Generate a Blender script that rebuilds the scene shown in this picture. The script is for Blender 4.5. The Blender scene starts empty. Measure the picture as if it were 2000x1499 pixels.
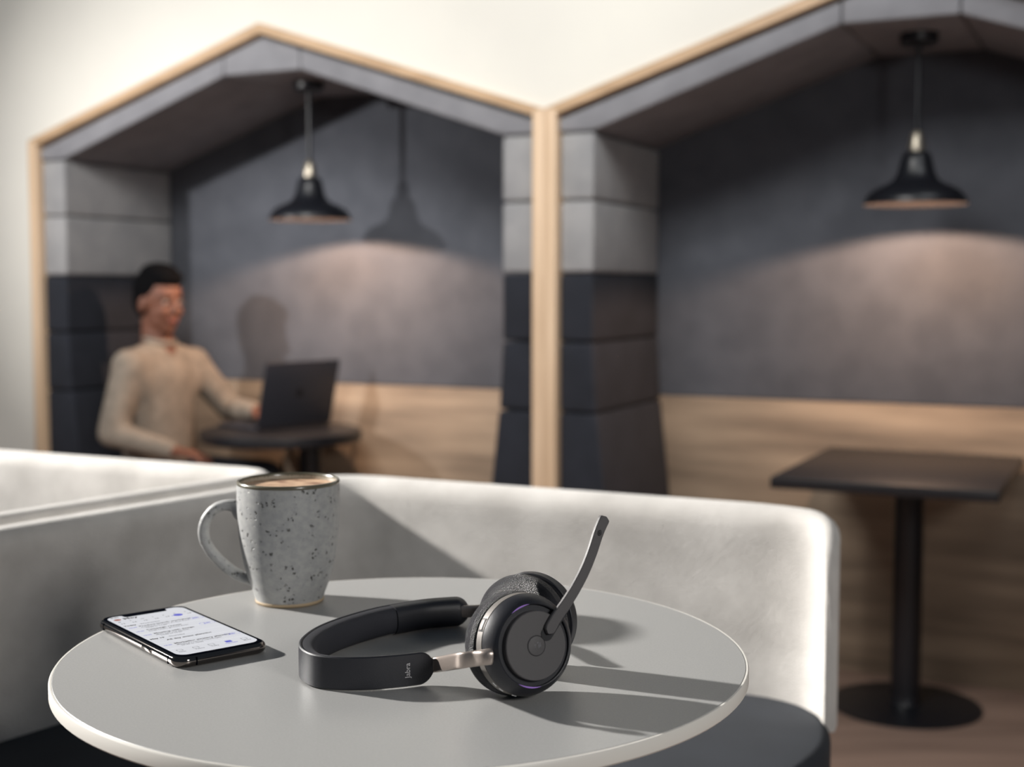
import bpy, bmesh, math, random
from mathutils import Vector, Matrix
random.seed(4)
C = bpy.context.scene.collection
SC = bpy.context.scene
PI = math.pi

# ------------------------------------------------------------------ camera, light, exposure
H = 1.28                      # camera height
F, YH = 2600.0, 560.0         # focal length in pixels of the 2000 wide frame, horizon row
PITCH = math.atan((749.5 - YH) / F)
cd = bpy.data.cameras.new('camera'); cam = bpy.data.objects.new('camera', cd); C.objects.link(cam)
cam.location = (0, 0, H); cam.rotation_euler = (PI / 2 - PITCH, 0, 0)
cd.sensor_width = 36; cd.lens = F / 2000 * 36; cd.clip_start = 0.02
cd.dof.use_dof = True; cd.dof.focus_distance = 0.93; cd.dof.aperture_fstop = 5.8; cd.dof.aperture_blades = 0
SC.camera = cam
SC.view_settings.view_transform = 'Standard'
SC.view_settings.look = 'None'
SC.view_settings.exposure = 0.0
SC.view_settings.gamma = 1.0
SC.view_settings.use_curve_mapping = False

w = bpy.data.worlds.new('world'); SC.world = w; w.use_nodes = True
wn = w.node_tree.nodes['Background']
wn.inputs[0].default_value = (0.62, 0.79, 1.0, 1); wn.inputs[1].default_value = 0.085

def area(name, loc, aim, size, power, col, shape='DISK', size_y=None, spread=None):
    l = bpy.data.lights.new(name, 'AREA'); l.shape = shape; l.size = size
    if size_y: l.size_y = size_y
    if spread: l.spread = math.radians(spread)
    l.energy = power; l.color = col
    o = bpy.data.objects.new(name, l); C.objects.link(o); o.location = loc
    o.rotation_euler = (Vector(aim) - Vector(loc)).to_track_quat('-Z', 'Y').to_euler()
    return o
# low side lamp at the left: the hard shadows on the table and behind the pendants
area('key_light', (-6.2, 3.55, 3.7), (-0.2, 1.35, 0.95), 0.26, 74, (1.0, 0.965, 0.92), spread=40)
# its neighbour, turned to the left booth: throws the pendant's shadow on the felt
area('booth_spot', (-3.25, 2.75, 2.15), (-0.75, 5.25, 1.45), 0.12, 5.6, (1.0, 0.97, 0.94), spread=44)
# lamp at the right behind the camera: second, weaker shadows
area('side_light', (1.08, -0.6, 1.9), (-0.3, 3.5, 1.2), 0.5, 22, (1.0, 0.97, 0.93))
# unseen fill lights, added overhead to brighten the white wall
area('wall_fill', (-0.9, 1.7, 3.2), (-0.3, 4.5, 1.3), 1.6, 38, (1.0, 0.985, 0.95), 'RECTANGLE', 0.8, 110)
area('wall_fill_right', (1.6, 2.2, 3.4), (1.0, 3.9, 2.2), 1.2, 6, (0.97, 0.99, 1.0), 'RECTANGLE', 0.6, 110)  # weaker added fill for the right end, no fixture there

# ------------------------------------------------------------------ materials
def lin(c):
    return tuple(((v / 255) / 12.92 if v / 255 <= 0.04045 else ((v / 255 + 0.055) / 1.055) ** 2.4) for v in c) + (1,)
def mat(name, rgb, rough=0.6, metal=0.0, rgb2=None, scale=(40, 40, 40), bump=0.0, bump_scale=200, detail=4, coat=0.0, spec=0.5, emit=None, estr=0.0, sheen=0.0, fac=(0.35, 0.65)):
    m = bpy.data.materials.new(name); m.use_nodes = True
    nt = m.node_tree; b = nt.nodes['Principled BSDF']
    b.inputs['Base Color'].default_value = lin(rgb); b.inputs['Roughness'].default_value = rough
    b.inputs['Metallic'].default_value = metal; b.inputs['Coat Weight'].default_value = coat
    b.inputs['Specular IOR Level'].default_value = spec; b.inputs['Sheen Weight'].default_value = sheen
    if emit: b.inputs['Emission Color'].default_value = lin(emit); b.inputs['Emission Strength'].default_value = estr
    tc = nt.nodes.new('ShaderNodeTexCoord')
    if rgb2:
        mp = nt.nodes.new('ShaderNodeMapping'); mp.inputs['Scale'].default_value = scale
        n = nt.nodes.new('ShaderNodeTexNoise'); n.inputs['Scale'].default_value = 1; n.inputs['Detail'].default_value = detail
        mr = nt.nodes.new('ShaderNodeMapRange'); mr.inputs[1].default_value = fac[0]; mr.inputs[2].default_value = fac[1]
        mx = nt.nodes.new('ShaderNodeMix'); mx.data_type = 'RGBA'
        mx.inputs[6].default_value = lin(rgb); mx.inputs[7].default_value = lin(rgb2)
        nt.links.new(tc.outputs['Object'], mp.inputs[0]); nt.links.new(mp.outputs[0], n.inputs[0])
        nt.links.new(n.outputs[0], mr.inputs[0]); nt.links.new(mr.outputs[0], mx.inputs[0]); nt.links.new(mx.outputs[2], b.inputs['Base Color'])
    if bump:
        n2 = nt.nodes.new('ShaderNodeTexNoise'); n2.inputs['Scale'].default_value = bump_scale; n2.inputs['Detail'].default_value = 3
        bp = nt.nodes.new('ShaderNodeBump'); bp.inputs['Strength'].default_value = bump; bp.inputs['Distance'].default_value = 0.002
        nt.links.new(tc.outputs['Object'], n2.inputs[0]); nt.links.new(n2.outputs[0], bp.inputs['Height']); nt.links.new(bp.outputs[0], b.inputs['Normal'])
    return m
M = {
 'wall': mat('white_plaster', (236, 233, 224), 0.8, rgb2=(230, 227, 219), scale=(2, 2, 2), bump=0.1, bump_scale=60),
 'floor': mat('brown_floor', (160, 134, 120), 0.5, rgb2=(136, 113, 101), scale=(1.5, 14, 1)),
 'wood': mat('pale_ash', (232, 203, 172), 0.5, rgb2=(216, 186, 154), scale=(30, 30, 2), detail=6),
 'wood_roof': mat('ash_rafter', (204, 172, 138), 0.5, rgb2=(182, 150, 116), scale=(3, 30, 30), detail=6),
 'wains': mat('oak_wainscot', (166, 147, 126), 0.65, rgb2=(114, 99, 84), scale=(1.6, 10, 16), detail=8, fac=(0.3, 0.7)),
 'felt': mat('grey_felt', (86, 89, 97), 0.95, rgb2=(77, 80, 88), scale=(9, 9, 9), bump=0.5, bump_scale=300, sheen=0.2),
 'cush': mat('light_grey_fabric', (160, 159, 160), 0.95, rgb2=(146, 146, 148), scale=(9, 9, 9), bump=0.5, bump_scale=350, sheen=0.2),
 'ceilc': mat('grey_fabric', (140, 140, 145), 0.95, rgb2=(128, 128, 133), scale=(9, 9, 9), bump=0.4, bump_scale=350),
 'cushd': mat('charcoal_fabric', (40, 43, 52), 0.95, rgb2=(34, 37, 45), scale=(9, 9, 9), bump=0.5, bump_scale=350),
 'black': mat('black_metal', (22, 24, 30), 0.35),
 'blacktop': mat('black_laminate', (28, 28, 32), 0.42, rgb2=(24, 24, 28)),
 'lampin': mat('lamp_inner', (15, 12, 12), 0.7, spec=0.2),
 'brass': mat('brushed_nickel', (170, 162, 148), 0.4, metal=0.9),
 'bulb': mat('warm_bulb', (255, 220, 180), 0.4, emit=(255, 205, 160), estr=3),
 'sofa': mat('sofa_wool', (206, 202, 197), 0.95, rgb2=(182, 178, 173), scale=(11, 11, 11), bump=0.7, bump_scale=420, sheen=0.3, detail=8),
 'seat': mat('seat_dark_fabric', (43, 47, 54), 0.95, rgb2=(37, 41, 47), scale=(9, 9, 9), bump=0.5, bump_scale=400),
 'ttop': mat('matt_grey_laminate', (153, 153, 152), 0.38, rgb2=(146, 146, 145), scale=(700, 700, 700), bump=0.06, bump_scale=1500),
 'tedge': mat('pale_edge_band', (214, 211, 204), 0.4),
 'tsteel': mat('table_column_steel', (70, 72, 76), 0.4, metal=0.6),
 'hs': mat('headset_matt_black', (31, 32, 38), 0.42, bump=0.12, bump_scale=2500),
 'hs2': mat('headset_plate', (76, 74, 75), 0.45, bump=0.15, bump_scale=3000),
 'hsdark': mat('headset_gap', (14, 15, 20), 0.6),
 'pad': mat('headset_pad_fabric', (38, 39, 46), 0.75, bump=0.25, bump_scale=2500),
 'leath': mat('ear_cushion_leatherette', (40, 40, 45), 0.36, bump=0.9, bump_scale=1700),
 'rimb': mat('champagne_rim', (112, 108, 104), 0.45, metal=0.3, bump=0.1, bump_scale=3000),
 'arm': mat('champagne_arm', (176, 164, 156), 0.32, metal=0.75, bump=0.06, bump_scale=3000),
 'logo': mat('logo_silver', (190, 188, 190), 0.4),
 'purple': mat('purple_led', (130, 100, 165), 0.4, emit=(140, 100, 190), estr=0.22),
 'white': mat('white_mark', (225, 225, 225), 0.4),
 'emblem': mat('emblem_grey', (104, 104, 108), 0.4),
 'chrome': mat('polished_steel', (120, 114, 110), 0.08, metal=1.0),
 'glass': mat('black_glass', (8, 10, 16), 0.6, spec=0.0),
 'screen': mat('lit_screen', (30, 30, 34), 0.6, spec=0.0, emit=(232, 233, 238), estr=0.84),
 'ink': mat('screen_ink', (10, 10, 14), 0.5),
 'greyink': mat('screen_grey_ink', (60, 60, 66), 0.5, emit=(90, 90, 96), estr=0.5),
 'blueink': mat('screen_blue_ink', (50, 55, 150), 0.5, emit=(70, 74, 170), estr=0.4),
 'bronze': mat('avatar_brown', (110, 60, 50), 0.5, emit=(130, 70, 60), estr=0.5),
 'line': mat('screen_rule', (190, 190, 196), 0.5, emit=(205, 206, 212), estr=0.8),
 'rimg': mat('mug_rim_glaze', (92, 88, 74), 0.25, coat=0.4),
 'foot': mat('mug_foot_clay', (168, 148, 120), 0.7),
 'mugin': mat('mug_inside_glaze', (150, 142, 128), 0.3, coat=0.3),
 'coffee': mat('coffee_foam', (196, 164, 134), 0.55, rgb2=(120, 82, 60), scale=(70, 110, 70), detail=8, fac=(0.42, 0.68)),
 'skin': mat('skin', (112, 71, 54), 0.65, rgb2=(100, 63, 48), scale=(20, 20, 20)),
 'lips': mat('lips', (120, 62, 56), 0.5), 'eye': mat('eye_white', (150, 130, 120), 0.4), 'iris': mat('iris', (30, 20, 16), 0.3),
 'hair': mat('black_hair', (7, 7, 9), 0.95, spec=0.1, bump=0.6, bump_scale=250),
 'knit': mat('beige_knit', (140, 129, 117), 0.95, rgb2=(124, 114, 103), scale=(25, 25, 25), bump=0.4, bump_scale=300),
 'trous': mat('dark_trousers', (38, 40, 48), 0.9),
 'shoe': mat('dark_shoe', (30, 28, 30), 0.5),
 'lap': mat('laptop_grey', (50, 51, 58), 0.45), 'keys': mat('keyboard_black', (20, 20, 24), 0.5),
 'lscr': mat('laptop_screen', (20, 22, 28), 0.3, emit=(120, 130, 150), estr=0.25),
}
def mug_material():
    m = bpy.data.materials.new('speckled_stoneware'); m.use_nodes = True
    nt = m.node_tree; b = nt.nodes['Principled BSDF']; L = nt.links.new
    b.inputs['Roughness'].default_value = 0.5; b.inputs['Coat Weight'].default_value = 0.15; b.inputs['Coat Roughness'].default_value = 0.35
    tc = nt.nodes.new('ShaderNodeTexCoord')
    def noise(s, d=3):
        n = nt.nodes.new('ShaderNodeTexNoise'); n.inputs['Scale'].default_value = s; n.inputs['Detail'].default_value = d; L(tc.outputs['Object'], n.inputs[0]); return n
    def rng(src, a, c, lo=0., hi=1.):
        r = nt.nodes.new('ShaderNodeMapRange'); r.inputs[1].default_value = a; r.inputs[2].default_value = c; r.inputs[3].default_value = lo; r.inputs[4].default_value = hi; L(src, r.inputs[0]); return r.outputs[0]
    def mul(a, c):
        r = nt.nodes.new('ShaderNodeMath'); r.operation = 'MULTIPLY'; L(a, r.inputs[0]); L(c, r.inputs[1]); return r.outputs[0]
    spots = None
    # sparse pits: cells of a voronoi thinned by a broad noise
    v = nt.nodes.new('ShaderNodeTexVoronoi'); v.inputs['Scale'].default_value = 260
    dn = noise(500, 2); ad = nt.nodes.new('ShaderNodeVectorMath'); ad.operation = 'MULTIPLY_ADD'
    ad.inputs[1].default_value = (0.004, 0.004, 0.004); L(dn.outputs['Color'], ad.inputs[0]); L(tc.outputs['Object'], ad.inputs[2]); L(ad.outputs[0], v.inputs[0])
    pits = mul(rng(v.outputs['Distance'], 0.36, 0.24), rng(noise(95, 4).outputs[0], 0.535, 0.60))
    v2 = nt.nodes.new('ShaderNodeTexVoronoi'); v2.inputs['Scale'].default_value = 900; L(tc.outputs['Object'], v2.inputs[0])
    fine = mul(rng(v2.outputs['Distance'], 0.22, 0.12), rng(noise(160, 2).outputs[0], 0.45, 0.58))
    mx = nt.nodes.new('ShaderNodeMix'); mx.data_type = 'RGBA'; mx.inputs[6].default_value = lin((160, 160, 158)); mx.inputs[7].default_value = lin((146, 147, 147))
    L(rng(noise(190, 6).outputs[0], 0.35, 0.65), mx.inputs[0])
    m2 = nt.nodes.new('ShaderNodeMix'); m2.data_type = 'RGBA'; m2.inputs[7].default_value = lin((60, 58, 54)); L(mx.outputs[2], m2.inputs[6]); L(pits, m2.inputs[0])
    m3 = nt.nodes.new('ShaderNodeMix'); m3.data_type = 'RGBA'; m3.inputs[7].default_value = lin((98, 96, 92)); L(m2.outputs[2], m3.inputs[6]); L(fine, m3.inputs[0])
    L(m3.outputs[2], b.inputs['Base Color'])
    inv = nt.nodes.new('ShaderNodeMath'); inv.operation = 'SUBTRACT'; inv.inputs[0].default_value = 1; L(pits, inv.inputs[1])
    bp = nt.nodes.new('ShaderNodeBump'); bp.inputs['Strength'].default_value = 0.8; bp.inputs['Distance'].default_value = 0.0008
    L(inv.outputs[0], bp.inputs['Height']); L(bp.outputs[0], b.inputs['Normal'])
    return m
M['mug'] = mug_material()

# ------------------------------------------------------------------ helpers
def link(name, me, m, parent=None, kind=None):
    o = bpy.data.objects.new(name, me); C.objects.link(o)
    for x in (m if isinstance(m, (list, tuple)) else [m]): me.materials.append(x)
    if parent: o.parent = parent
    if kind: o['kind'] = kind
    return o
def build(name, bm, m, parent=None, angle=35, kind=None, mtx=None, smooth=True):
    bmesh.ops.remove_doubles(bm, verts=bm.verts, dist=1e-6)
    bmesh.ops.recalc_face_normals(bm, faces=bm.faces)
    me = bpy.data.meshes.new(name); bm.to_mesh(me); bm.free()
    if smooth:
        me.polygons.foreach_set('use_smooth', [True] * len(me.polygons))
        me.set_sharp_from_angle(angle=math.radians(angle))
    if mtx: me.transform(mtx)
    return link(name, me, m, parent, kind)
def empty(name, loc, rz, label, cat, group=None):
    o = bpy.data.objects.new(name, None); C.objects.link(o); o.location = loc; o.rotation_euler = (0, 0, rz)
    o.empty_display_size = 0.05
    o['label'] = label; o['category'] = cat
    if group: o['group'] = group
    return o
def box(lo, hi, bev=0.0, seg=2, bm=None):
    b2 = bmesh.new(); bmesh.ops.create_cube(b2, size=1)
    for v in b2.verts: v.co = Vector([(lo[i] + hi[i]) / 2 + v.co[i] * (hi[i] - lo[i]) for i in range(3)])
    if bev: bmesh.ops.bevel(b2, geom=list(b2.edges), offset=bev, segments=seg, profile=0.5, affect='EDGES')
    if bm is None: return b2
    me = bpy.data.meshes.new('t'); b2.to_mesh(me); b2.free(); bm.from_mesh(me); bpy.data.meshes.remove(me); return bm
def lathe(prof, seg=48, close=False, bm=None):
    bm = bm or bmesh.new(); rings = []
    for r, z in prof:
        if r < 1e-7: rings.append([bm.verts.new((0, 0, z))])
        else: rings.append([bm.verts.new((r * math.cos(2 * PI * i / seg), r * math.sin(2 * PI * i / seg), z)) for i in range(seg)])
    prs = list(zip(rings, rings[1:])) + ([(rings[-1], rings[0])] if close else [])
    for a, b in prs:
        for i in range(seg):
            j = (i + 1) % seg
            if len(a) == 1 and len(b) == 1: continue
            if len(a) == 1: bm.faces.new((a[0], b[i], b[j]))
            elif len(b) == 1: bm.faces.new((a[i], b[0], a[j]))
            else: bm.faces.new((a[i], b[i], b[j], a[j]))
    return bm
def loft(sections, closed=True, caps=True, bm=None):
    bm = bm or bmesh.new(); R = [[bm.verts.new(p) for p in s] for s in sections]
    n = len(R[0])
    for a, b in zip(R, R[1:]):
        for i in range(n if closed else n - 1):
            j = (i + 1) % n
            try: bm.faces.new((a[i], a[j], b[j], b[i]))
            except ValueError: pass
    if caps:
        for r in (R[0], R[-1]):
            try: bm.faces.new(r)
            except ValueError: pass
    return bm
def prism(poly, y0, y1, bev=0.0, axis='y'):
    """polygon in (x,z) extruded along y, or in (x,y) along z"""
    bm = bmesh.new()
    if axis == 'y': a = [bm.verts.new((p[0], y0, p[1])) for p in poly]; b = [bm.verts.new((p[0], y1, p[1])) for p in poly]
    else: a = [bm.verts.new((p[0], p[1], y0)) for p in poly]; b = [bm.verts.new((p[0], p[1], y1)) for p in poly]
    bm.faces.new(a); bm.faces.new(b[::-1])
    for i in range(len(poly)):
        j = (i + 1) % len(poly); bm.faces.new((a[i], b[i], b[j], a[j]))
    bmesh.ops.recalc_face_normals(bm, faces=bm.faces)
    if bev: bmesh.ops.bevel(bm, geom=list(bm.edges), offset=bev, segments=3, profile=0.5, affect='EDGES')
    return bm
def catmull(pts, n=8):
    P = [Vector(p) for p in pts]; P = [2 * P[0] - P[1]] + P + [2 * P[-1] - P[-2]]; out = []
    for i in range(1, len(P) - 2):
        for k in range(n):
            t = k / n; a, b, c, d = P[i - 1], P[i], P[i + 1], P[i + 2]
            out.append(0.5 * ((2 * b) + (c - a) * t + (2 * a - 5 * b + 4 * c - d) * t * t + (3 * b - 3 * c + d - a) * t ** 3))
    out.append(P[-2]); return out
def tube(pts, radii, seg=16, ry=None, up=(0, 0, 1), sup=2.0, bm=None, caps=True):
    """swept (super)ellipse: radii across, ry along up"""
    P = [Vector(p) for p in pts]; U = Vector(up); S = []
    for i, p in enumerate(P):
        t = (P[min(i + 1, len(P) - 1)] - P[max(i - 1, 0)]).normalized()
        a = t.cross(U)
        if a.length < 1e-4: a = t.cross(Vector((0, 1, 0)))
        a.normalize(); b = a.cross(t).normalized()
        ra = radii[i] if hasattr(radii, '__len__') else radii
        rb = ra if ry is None else (ry[i] if hasattr(ry, '__len__') else ry)
        s = []
        for k in range(seg):
            c, d = math.cos(2 * PI * k / seg), math.sin(2 * PI * k / seg)
            s.append(p + a * ra * math.copysign(abs(c) ** (2 / sup), c) + b * rb * math.copysign(abs(d) ** (2 / sup), d))
        S.append(s)
    return loft(S, bm=bm, caps=caps)
def text(name, body, size, m, parent, mtx, ext=0.0, align='LEFT', bold=0.0):
    cu = bpy.data.curves.new(name, 'FONT'); cu.body = body; cu.size = size; cu.extrude = ext; cu.offset = bold
    cu.align_x = align; cu.resolution_u = 3
    o = bpy.data.objects.new(name, cu); C.objects.link(o)
    dg = bpy.context.evaluated_depsgraph_get()
    me = bpy.data.meshes.new_from_object(o.evaluated_get(dg)); bpy.data.objects.remove(o)
    me.transform(mtx); me.materials.clear()
    return link(name, me, m, parent)
def join_text(name, items, m, parent):
    """several words of one kind as one flat printed part: items = (text, size, x, y, bold)"""
    bm = bmesh.new()
    for body, size, x, y, bold in items:
        cu = bpy.data.curves.new('t', 'FONT'); cu.body = body; cu.size = size * 1.08; cu.offset = bold + 0.00006; cu.resolution_u = 2
        o = bpy.data.objects.new('t', cu); C.objects.link(o)
        me = bpy.data.meshes.new_from_object(o.evaluated_get(bpy.context.evaluated_depsgraph_get())); bpy.data.objects.remove(o)
        me.transform(Matrix.Translation((x, y, 0))); bm.from_mesh(me); bpy.data.meshes.remove(me)
    me = bpy.data.meshes.new(name); bm.to_mesh(me); bm.free()
    return link(name, me, m, parent)
def frame_mtx(o, x, y, z):
    m = Matrix.Identity(4)
    for i, v in enumerate((x, y, z)):
        for k in range(3): m[k][i] = v[k]
    for k in range(3): m[k][3] = o[k]
    return m

# booth frame: s runs along the facade to the right, d goes into it
TH = 0.445; CT, ST = math.cos(TH), math.sin(TH)
def W(s, d, z=0.0): return Vector((s * CT + d * ST, -s * ST + d * CT, z))

# ------------------------------------------------------------------ the setting
PLAT = 0.27            # raised floor that carries the sofas and the near table
S1, PITCHB, BW = -3.840, 2.138, 2.138
ZE, ZA = 1.828, 2.179
DF, DC, DB = 3.798, 3.822, 4.431
ROT = Matrix.Rotation(-TH, 4, 'Z')
build('floor', box((-9, -4, -0.1), (7, 9, 0)), M['floor'], kind='structure')
# raised floor, kept behind the sofa's outline
bm = prism([(-3.4, -1.2), (0.62, -1.2), (0.42, 1.62), (-0.6, 2.25), (-2.2, 3.0), (-3.4, 3.0)], 0.001, PLAT, axis='z')
build('floor_raised', bm, M['floor'], kind='structure')
# white wall with two gabled openings
bm = bmesh.new()
def wallpoly(poly):
    me = bpy.data.meshes.new('t'); b = prism(poly, DF + 0.022, DF + 0.11); b.to_mesh(me); b.free(); bm.from_mesh(me); bpy.data.meshes.remove(me)
TOP = 3.5
wallpoly([(-7.5, 0), (S1, 0), (S1, TOP), (-7.5, TOP)])
for k in range(2):
    a = S1 + k * PITCHB; c = a + BW / 2; b = a + BW
    wallpoly([(a, ZE), (c, ZA), (c, TOP), (a, TOP)]); wallpoly([(c, ZA), (b, ZE), (b, TOP), (c, TOP)])
wallpoly([(S1 + 2 * PITCHB, 0), (4.5, 0), (4.5, TOP), (S1 + 2 * PITCHB, TOP)])
build('wall_back', bm, M['wall'], mtx=ROT, kind='structure', smooth=False)

# ------------------------------------------------------------------ meeting booths
ZS = [1.754, 1.546, 1.321, 1.107, 0.885, 0.47]
def booth(k, label):
    a = S1 + k * PITCHB; c = a + BW / 2
    r = empty('meeting_booth', W(c, DF), -TH, label, 'booth', 'gabled meeting booths in the white wall')
    X = lambda s: s - c
    Y = lambda d: d - DF
    hw = BW / 2; g = 0.0008; t = 0.040
    # ash frame: two posts and two rafters
    for sg in (-1, 1):
        p = [(sg * (hw - g), 0), (sg * (hw - g), ZE), (sg * (hw - t), ZE - 0.002 + t * 0.0), (sg * (hw - t), 0)]
        build('post', prism(p, 0, Y(DB) + 0.05, 0.002), M['wood'], r)
        sl = (ZA - ZE) / hw
        p = [(sg * (hw - g), ZE + 0.001), (0.0, ZA), (0.0, ZA - 0.034), (sg * (hw - t), ZE + sl * t - 0.034 + 0.004), (sg * (hw - t - 0.001), ZE - 0.001)]
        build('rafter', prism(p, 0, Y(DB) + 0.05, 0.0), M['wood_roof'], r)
    # side cushions, five rows: two light, three charcoal; the lowest swell into a backrest
    for sg in (-1, 1):
        o = hw - t - 0.005
        for i in range(5):
            z1, z0 = ZS[i] - 0.002, ZS[i + 1] + 0.002
            tt = 0.111; tb = 0.111
            if i == 3: tb = 0.124
            if i == 4: tt = 0.126; tb = 0.171
            p = [(sg * o, z0), (sg * o, z1), (sg * (o - tt), z1), (sg * (o - tb), z0)]
            build('cushion', prism(p, Y(DC), Y(DB) - 0.002, 0.012), M['cush'] if i < 2 else M['cushd'], r)
        # bench: plinth and seat
        build('bench_base', box((min(sg * o, sg * (o - 0.40)), Y(DC) + 0.02, 0), (max(sg * o, sg * (o - 0.40)), Y(DB) - 0.002, 0.345), 0.004), M['wains'], r)
        build('bench_seat', box((min(sg * o, sg * (o - 0.46)), Y(DC), 0.347), (max(sg * o, sg * (o - 0.46)), Y(DB) - 0.002, 0.455), 0.02, 3), M['cushd'], r)
    # ceiling cushions: slope, flat, slope
    sl = (ZA - ZE) / hw
    up = lambda x: ZA - abs(x) * sl - 0.043
    f0, f1, zf = -0.167, 0.150, 2.014
    inn = hw - t - 0.115
    p = [(-(hw - t - 0.001), ZS[0] + 0.003), (-(hw - t - 0.001), up(hw - t)), (f0 - 0.003, up(f0)), (f0 - 0.003, zf), (-inn, ZS[0] + 0.003)]
    build('ceiling_cushion', prism(p, Y(DC), Y(DB) - 0.002, 0.008), M['ceilc'], r)
    p = [((hw - t - 0.001), ZS[0] + 0.003), (inn, ZS[0] + 0.003), (f1 + 0.003, zf), (f1 + 0.003, up(f1)), ((hw - t - 0.001), up(hw - t))]
    build('ceiling_cushion', prism(p, Y(DC), Y(DB) - 0.002, 0.008), M['ceilc'], r)
    p = [(f0, zf), (f0, up(f0)), (0, up(0)), (f1, up(f1)), (f1, zf)]
    build('ceiling_cushion', prism(p, Y(DC), Y(DB) - 0.002, 0.008), M['ceilc'], r)
    # back: felt above an oak wainscot
    e = hw - t - 0.0015
    build('felt_panel', prism([(-e, 0.902), (-e, up(e) - 0.004), (0, up(0) - 0.004), (e, up(e) - 0.004), (e, 0.902)], Y(DB), Y(DB) + 0.03, 0.003), M['felt'], r)
    build('wainscot_panel', box((-e, Y(DB) - 0.006, 0.0), (e, Y(DB) + 0.03, 0.898), 0.002), M['wains'], r)
    return r
booth(0, 'gabled ash-framed booth on the left with the seated person inside')
booth(1, 'gabled ash-framed booth on the right, empty but for a rectangular black table')

def pendant(s, d, label):
    zr, R = 1.52, 0.148
    p = W(s, d)
    r = empty('pendant_lamp', (p.x, p.y, zr), -TH, label, 'lamp', 'black dome pendants in the booths')
    out = [(R, 0), (R + 0.001, 0.004), (R - 0.006, 0.020), (R - 0.020, 0.038), (R - 0.045, 0.052), (0.080, 0.061), (0.063, 0.074), (0.053, 0.094), (0.046, 0.125), (0.040, 0.146), (0.030, 0.153), (0.0, 0.155)]
    inn = [(0.0, 0.151), (0.028, 0.149), (0.037, 0.143), (0.043, 0.124), (0.050, 0.092), (0.060, 0.071), (0.078, 0.057), (R - 0.048, 0.048), (R - 0.023, 0.035), (R - 0.009, 0.018), (R - 0.002, 0.003), (R, 0)]
    build('lamp_shade', lathe(out, 48), M['black'], r, 50)
    build('shade_lining', lathe(inn, 48), M['lampin'], r, 50)
    build('lamp_socket', lathe([(0, 0.155), (0.024, 0.155), (0.024, 0.170), (0.020, 0.188), (0.016, 0.206), (0.009, 0.214), (0, 0.216)], 24), M['brass'], r)
    L = 2.010 - zr
    build('cord', lathe([(0, 0.212), (0.0075, 0.212), (0.0075, L - 0.02), (0, L - 0.02)], 12), M['black'], r)
    build('ceiling_rose', lathe([(0, L - 0.03), (0.045, L - 0.03), (0.055, L - 0.022), (0.055, L + 0.004), (0, L + 0.004)], 32), M['black'], r)
    build('bulb', lathe([(0, 0.064), (0.014, 0.068), (0.022, 0.082), (0.017, 0.098), (0.011, 0.114), (0, 0.12)], 20), M['bulb'], r)
    l = bpy.data.lights.new('pendant_glow', 'POINT'); l.energy = 33; l.color = (1.0, 0.66, 0.45); l.shadow_soft_size = 0.012
    lo = bpy.data.objects.new('pendant_glow', l); C.objects.link(lo); lo.location = (p.x, p.y, zr + 0.050)
pendant(-2.745, 4.06, 'black dome pendant hanging above the seated person\'s round table')
pendant(-0.625, 4.06, 'black dome pendant hanging in the empty right booth')

# ------------------------------------------------------------------ booth tables
p = W(-0.645, 4.02)
r = empty('rectangular_table', (p.x, p.y, 0), -TH, 'black rectangular pedestal table standing in the empty right booth', 'table')
build('tabletop', box((-0.292, -0.385, 0.718), (0.312, 0.385, 0.75), 0.004), M['blacktop'], r)
build('column', lathe([(0, 0.012), (0.05, 0.012), (0.046, 0.02), (0.044, 0.05), (0.044, 0.71), (0.12, 0.712), (0.12, 0.7175), (0, 0.7175)], 32), M['black'], r, mtx=Matrix.Translation((0.012, 0.10, 0)))
build('base_plate', lathe([(0, 0), (0.226, 0), (0.226, 0.006), (0.21, 0.0115), (0, 0.0118)], 56), M['black'], r, mtx=Matrix.Translation((0.012, 0.10, 0)))
p = W(-2.905, 4.09)
r = empty('round_table', (p.x, p.y, 0), -TH, 'black round pedestal table under the open laptop in the left booth', 'table')
build('tabletop', lathe([(0, 0.706), (0.285, 0.706), (0.297, 0.711), (0.3, 0.728), (0.297, 0.746), (0.285, 0.75), (0, 0.75)], 64), M['blacktop'], r)
build('column', lathe([(0, 0.012), (0.05, 0.012), (0.046, 0.02), (0.044, 0.05), (0.044, 0.70), (0.11, 0.701), (0.11, 0.7055), (0, 0.7055)], 32), M['black'], r, mtx=Matrix.Translation((0.13, 0.0, 0)))
build('base_plate', lathe([(0, 0), (0.22, 0), (0.22, 0.006), (0.20, 0.0115), (0, 0.0118)], 56), M['black'], r, mtx=Matrix.Translation((0.13, 0.0, 0)))

# laptop, lid back towards the room
ang = math.atan2(0.26, 0.245)       # direction of the lid's width
cx, cy = -0.822, 4.985
r = empty('laptop', (cx, cy, 0.7505), ang, 'dark grey open laptop standing on the round black table', 'laptop')
wd, dp = 0.345, 0.235
build('base', box((-wd / 2, 0.0, 0.001), (wd / 2, dp, 0.015), 0.004), M['lap'], r)
kb = build('keyboard', box((-wd / 2 + 0.02, 0.025, 0.0148), (wd / 2 - 0.02, 0.12, 0.0165), 0.0006), M['keys'], r)
build('trackpad', box((-0.055, 0.135, 0.0148), (0.055, 0.22, 0.0156), 0.0004), M['lap'], r)
tilt = Matrix.Translation((0, -0.002, 0.014)) @ Matrix.Rotation(math.radians(14), 4, 'X')
lid = build('lid', box((-wd / 2, -0.007, 0), (wd / 2, 0, 0.248), 0.003), M['lap'], r, mtx=tilt)
build('screen', box((-wd / 2 + 0.008, 0.0, 0.014), (wd / 2 - 0.008, 0.0008, 0.241)), M['lscr'], lid, mtx=tilt)
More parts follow.
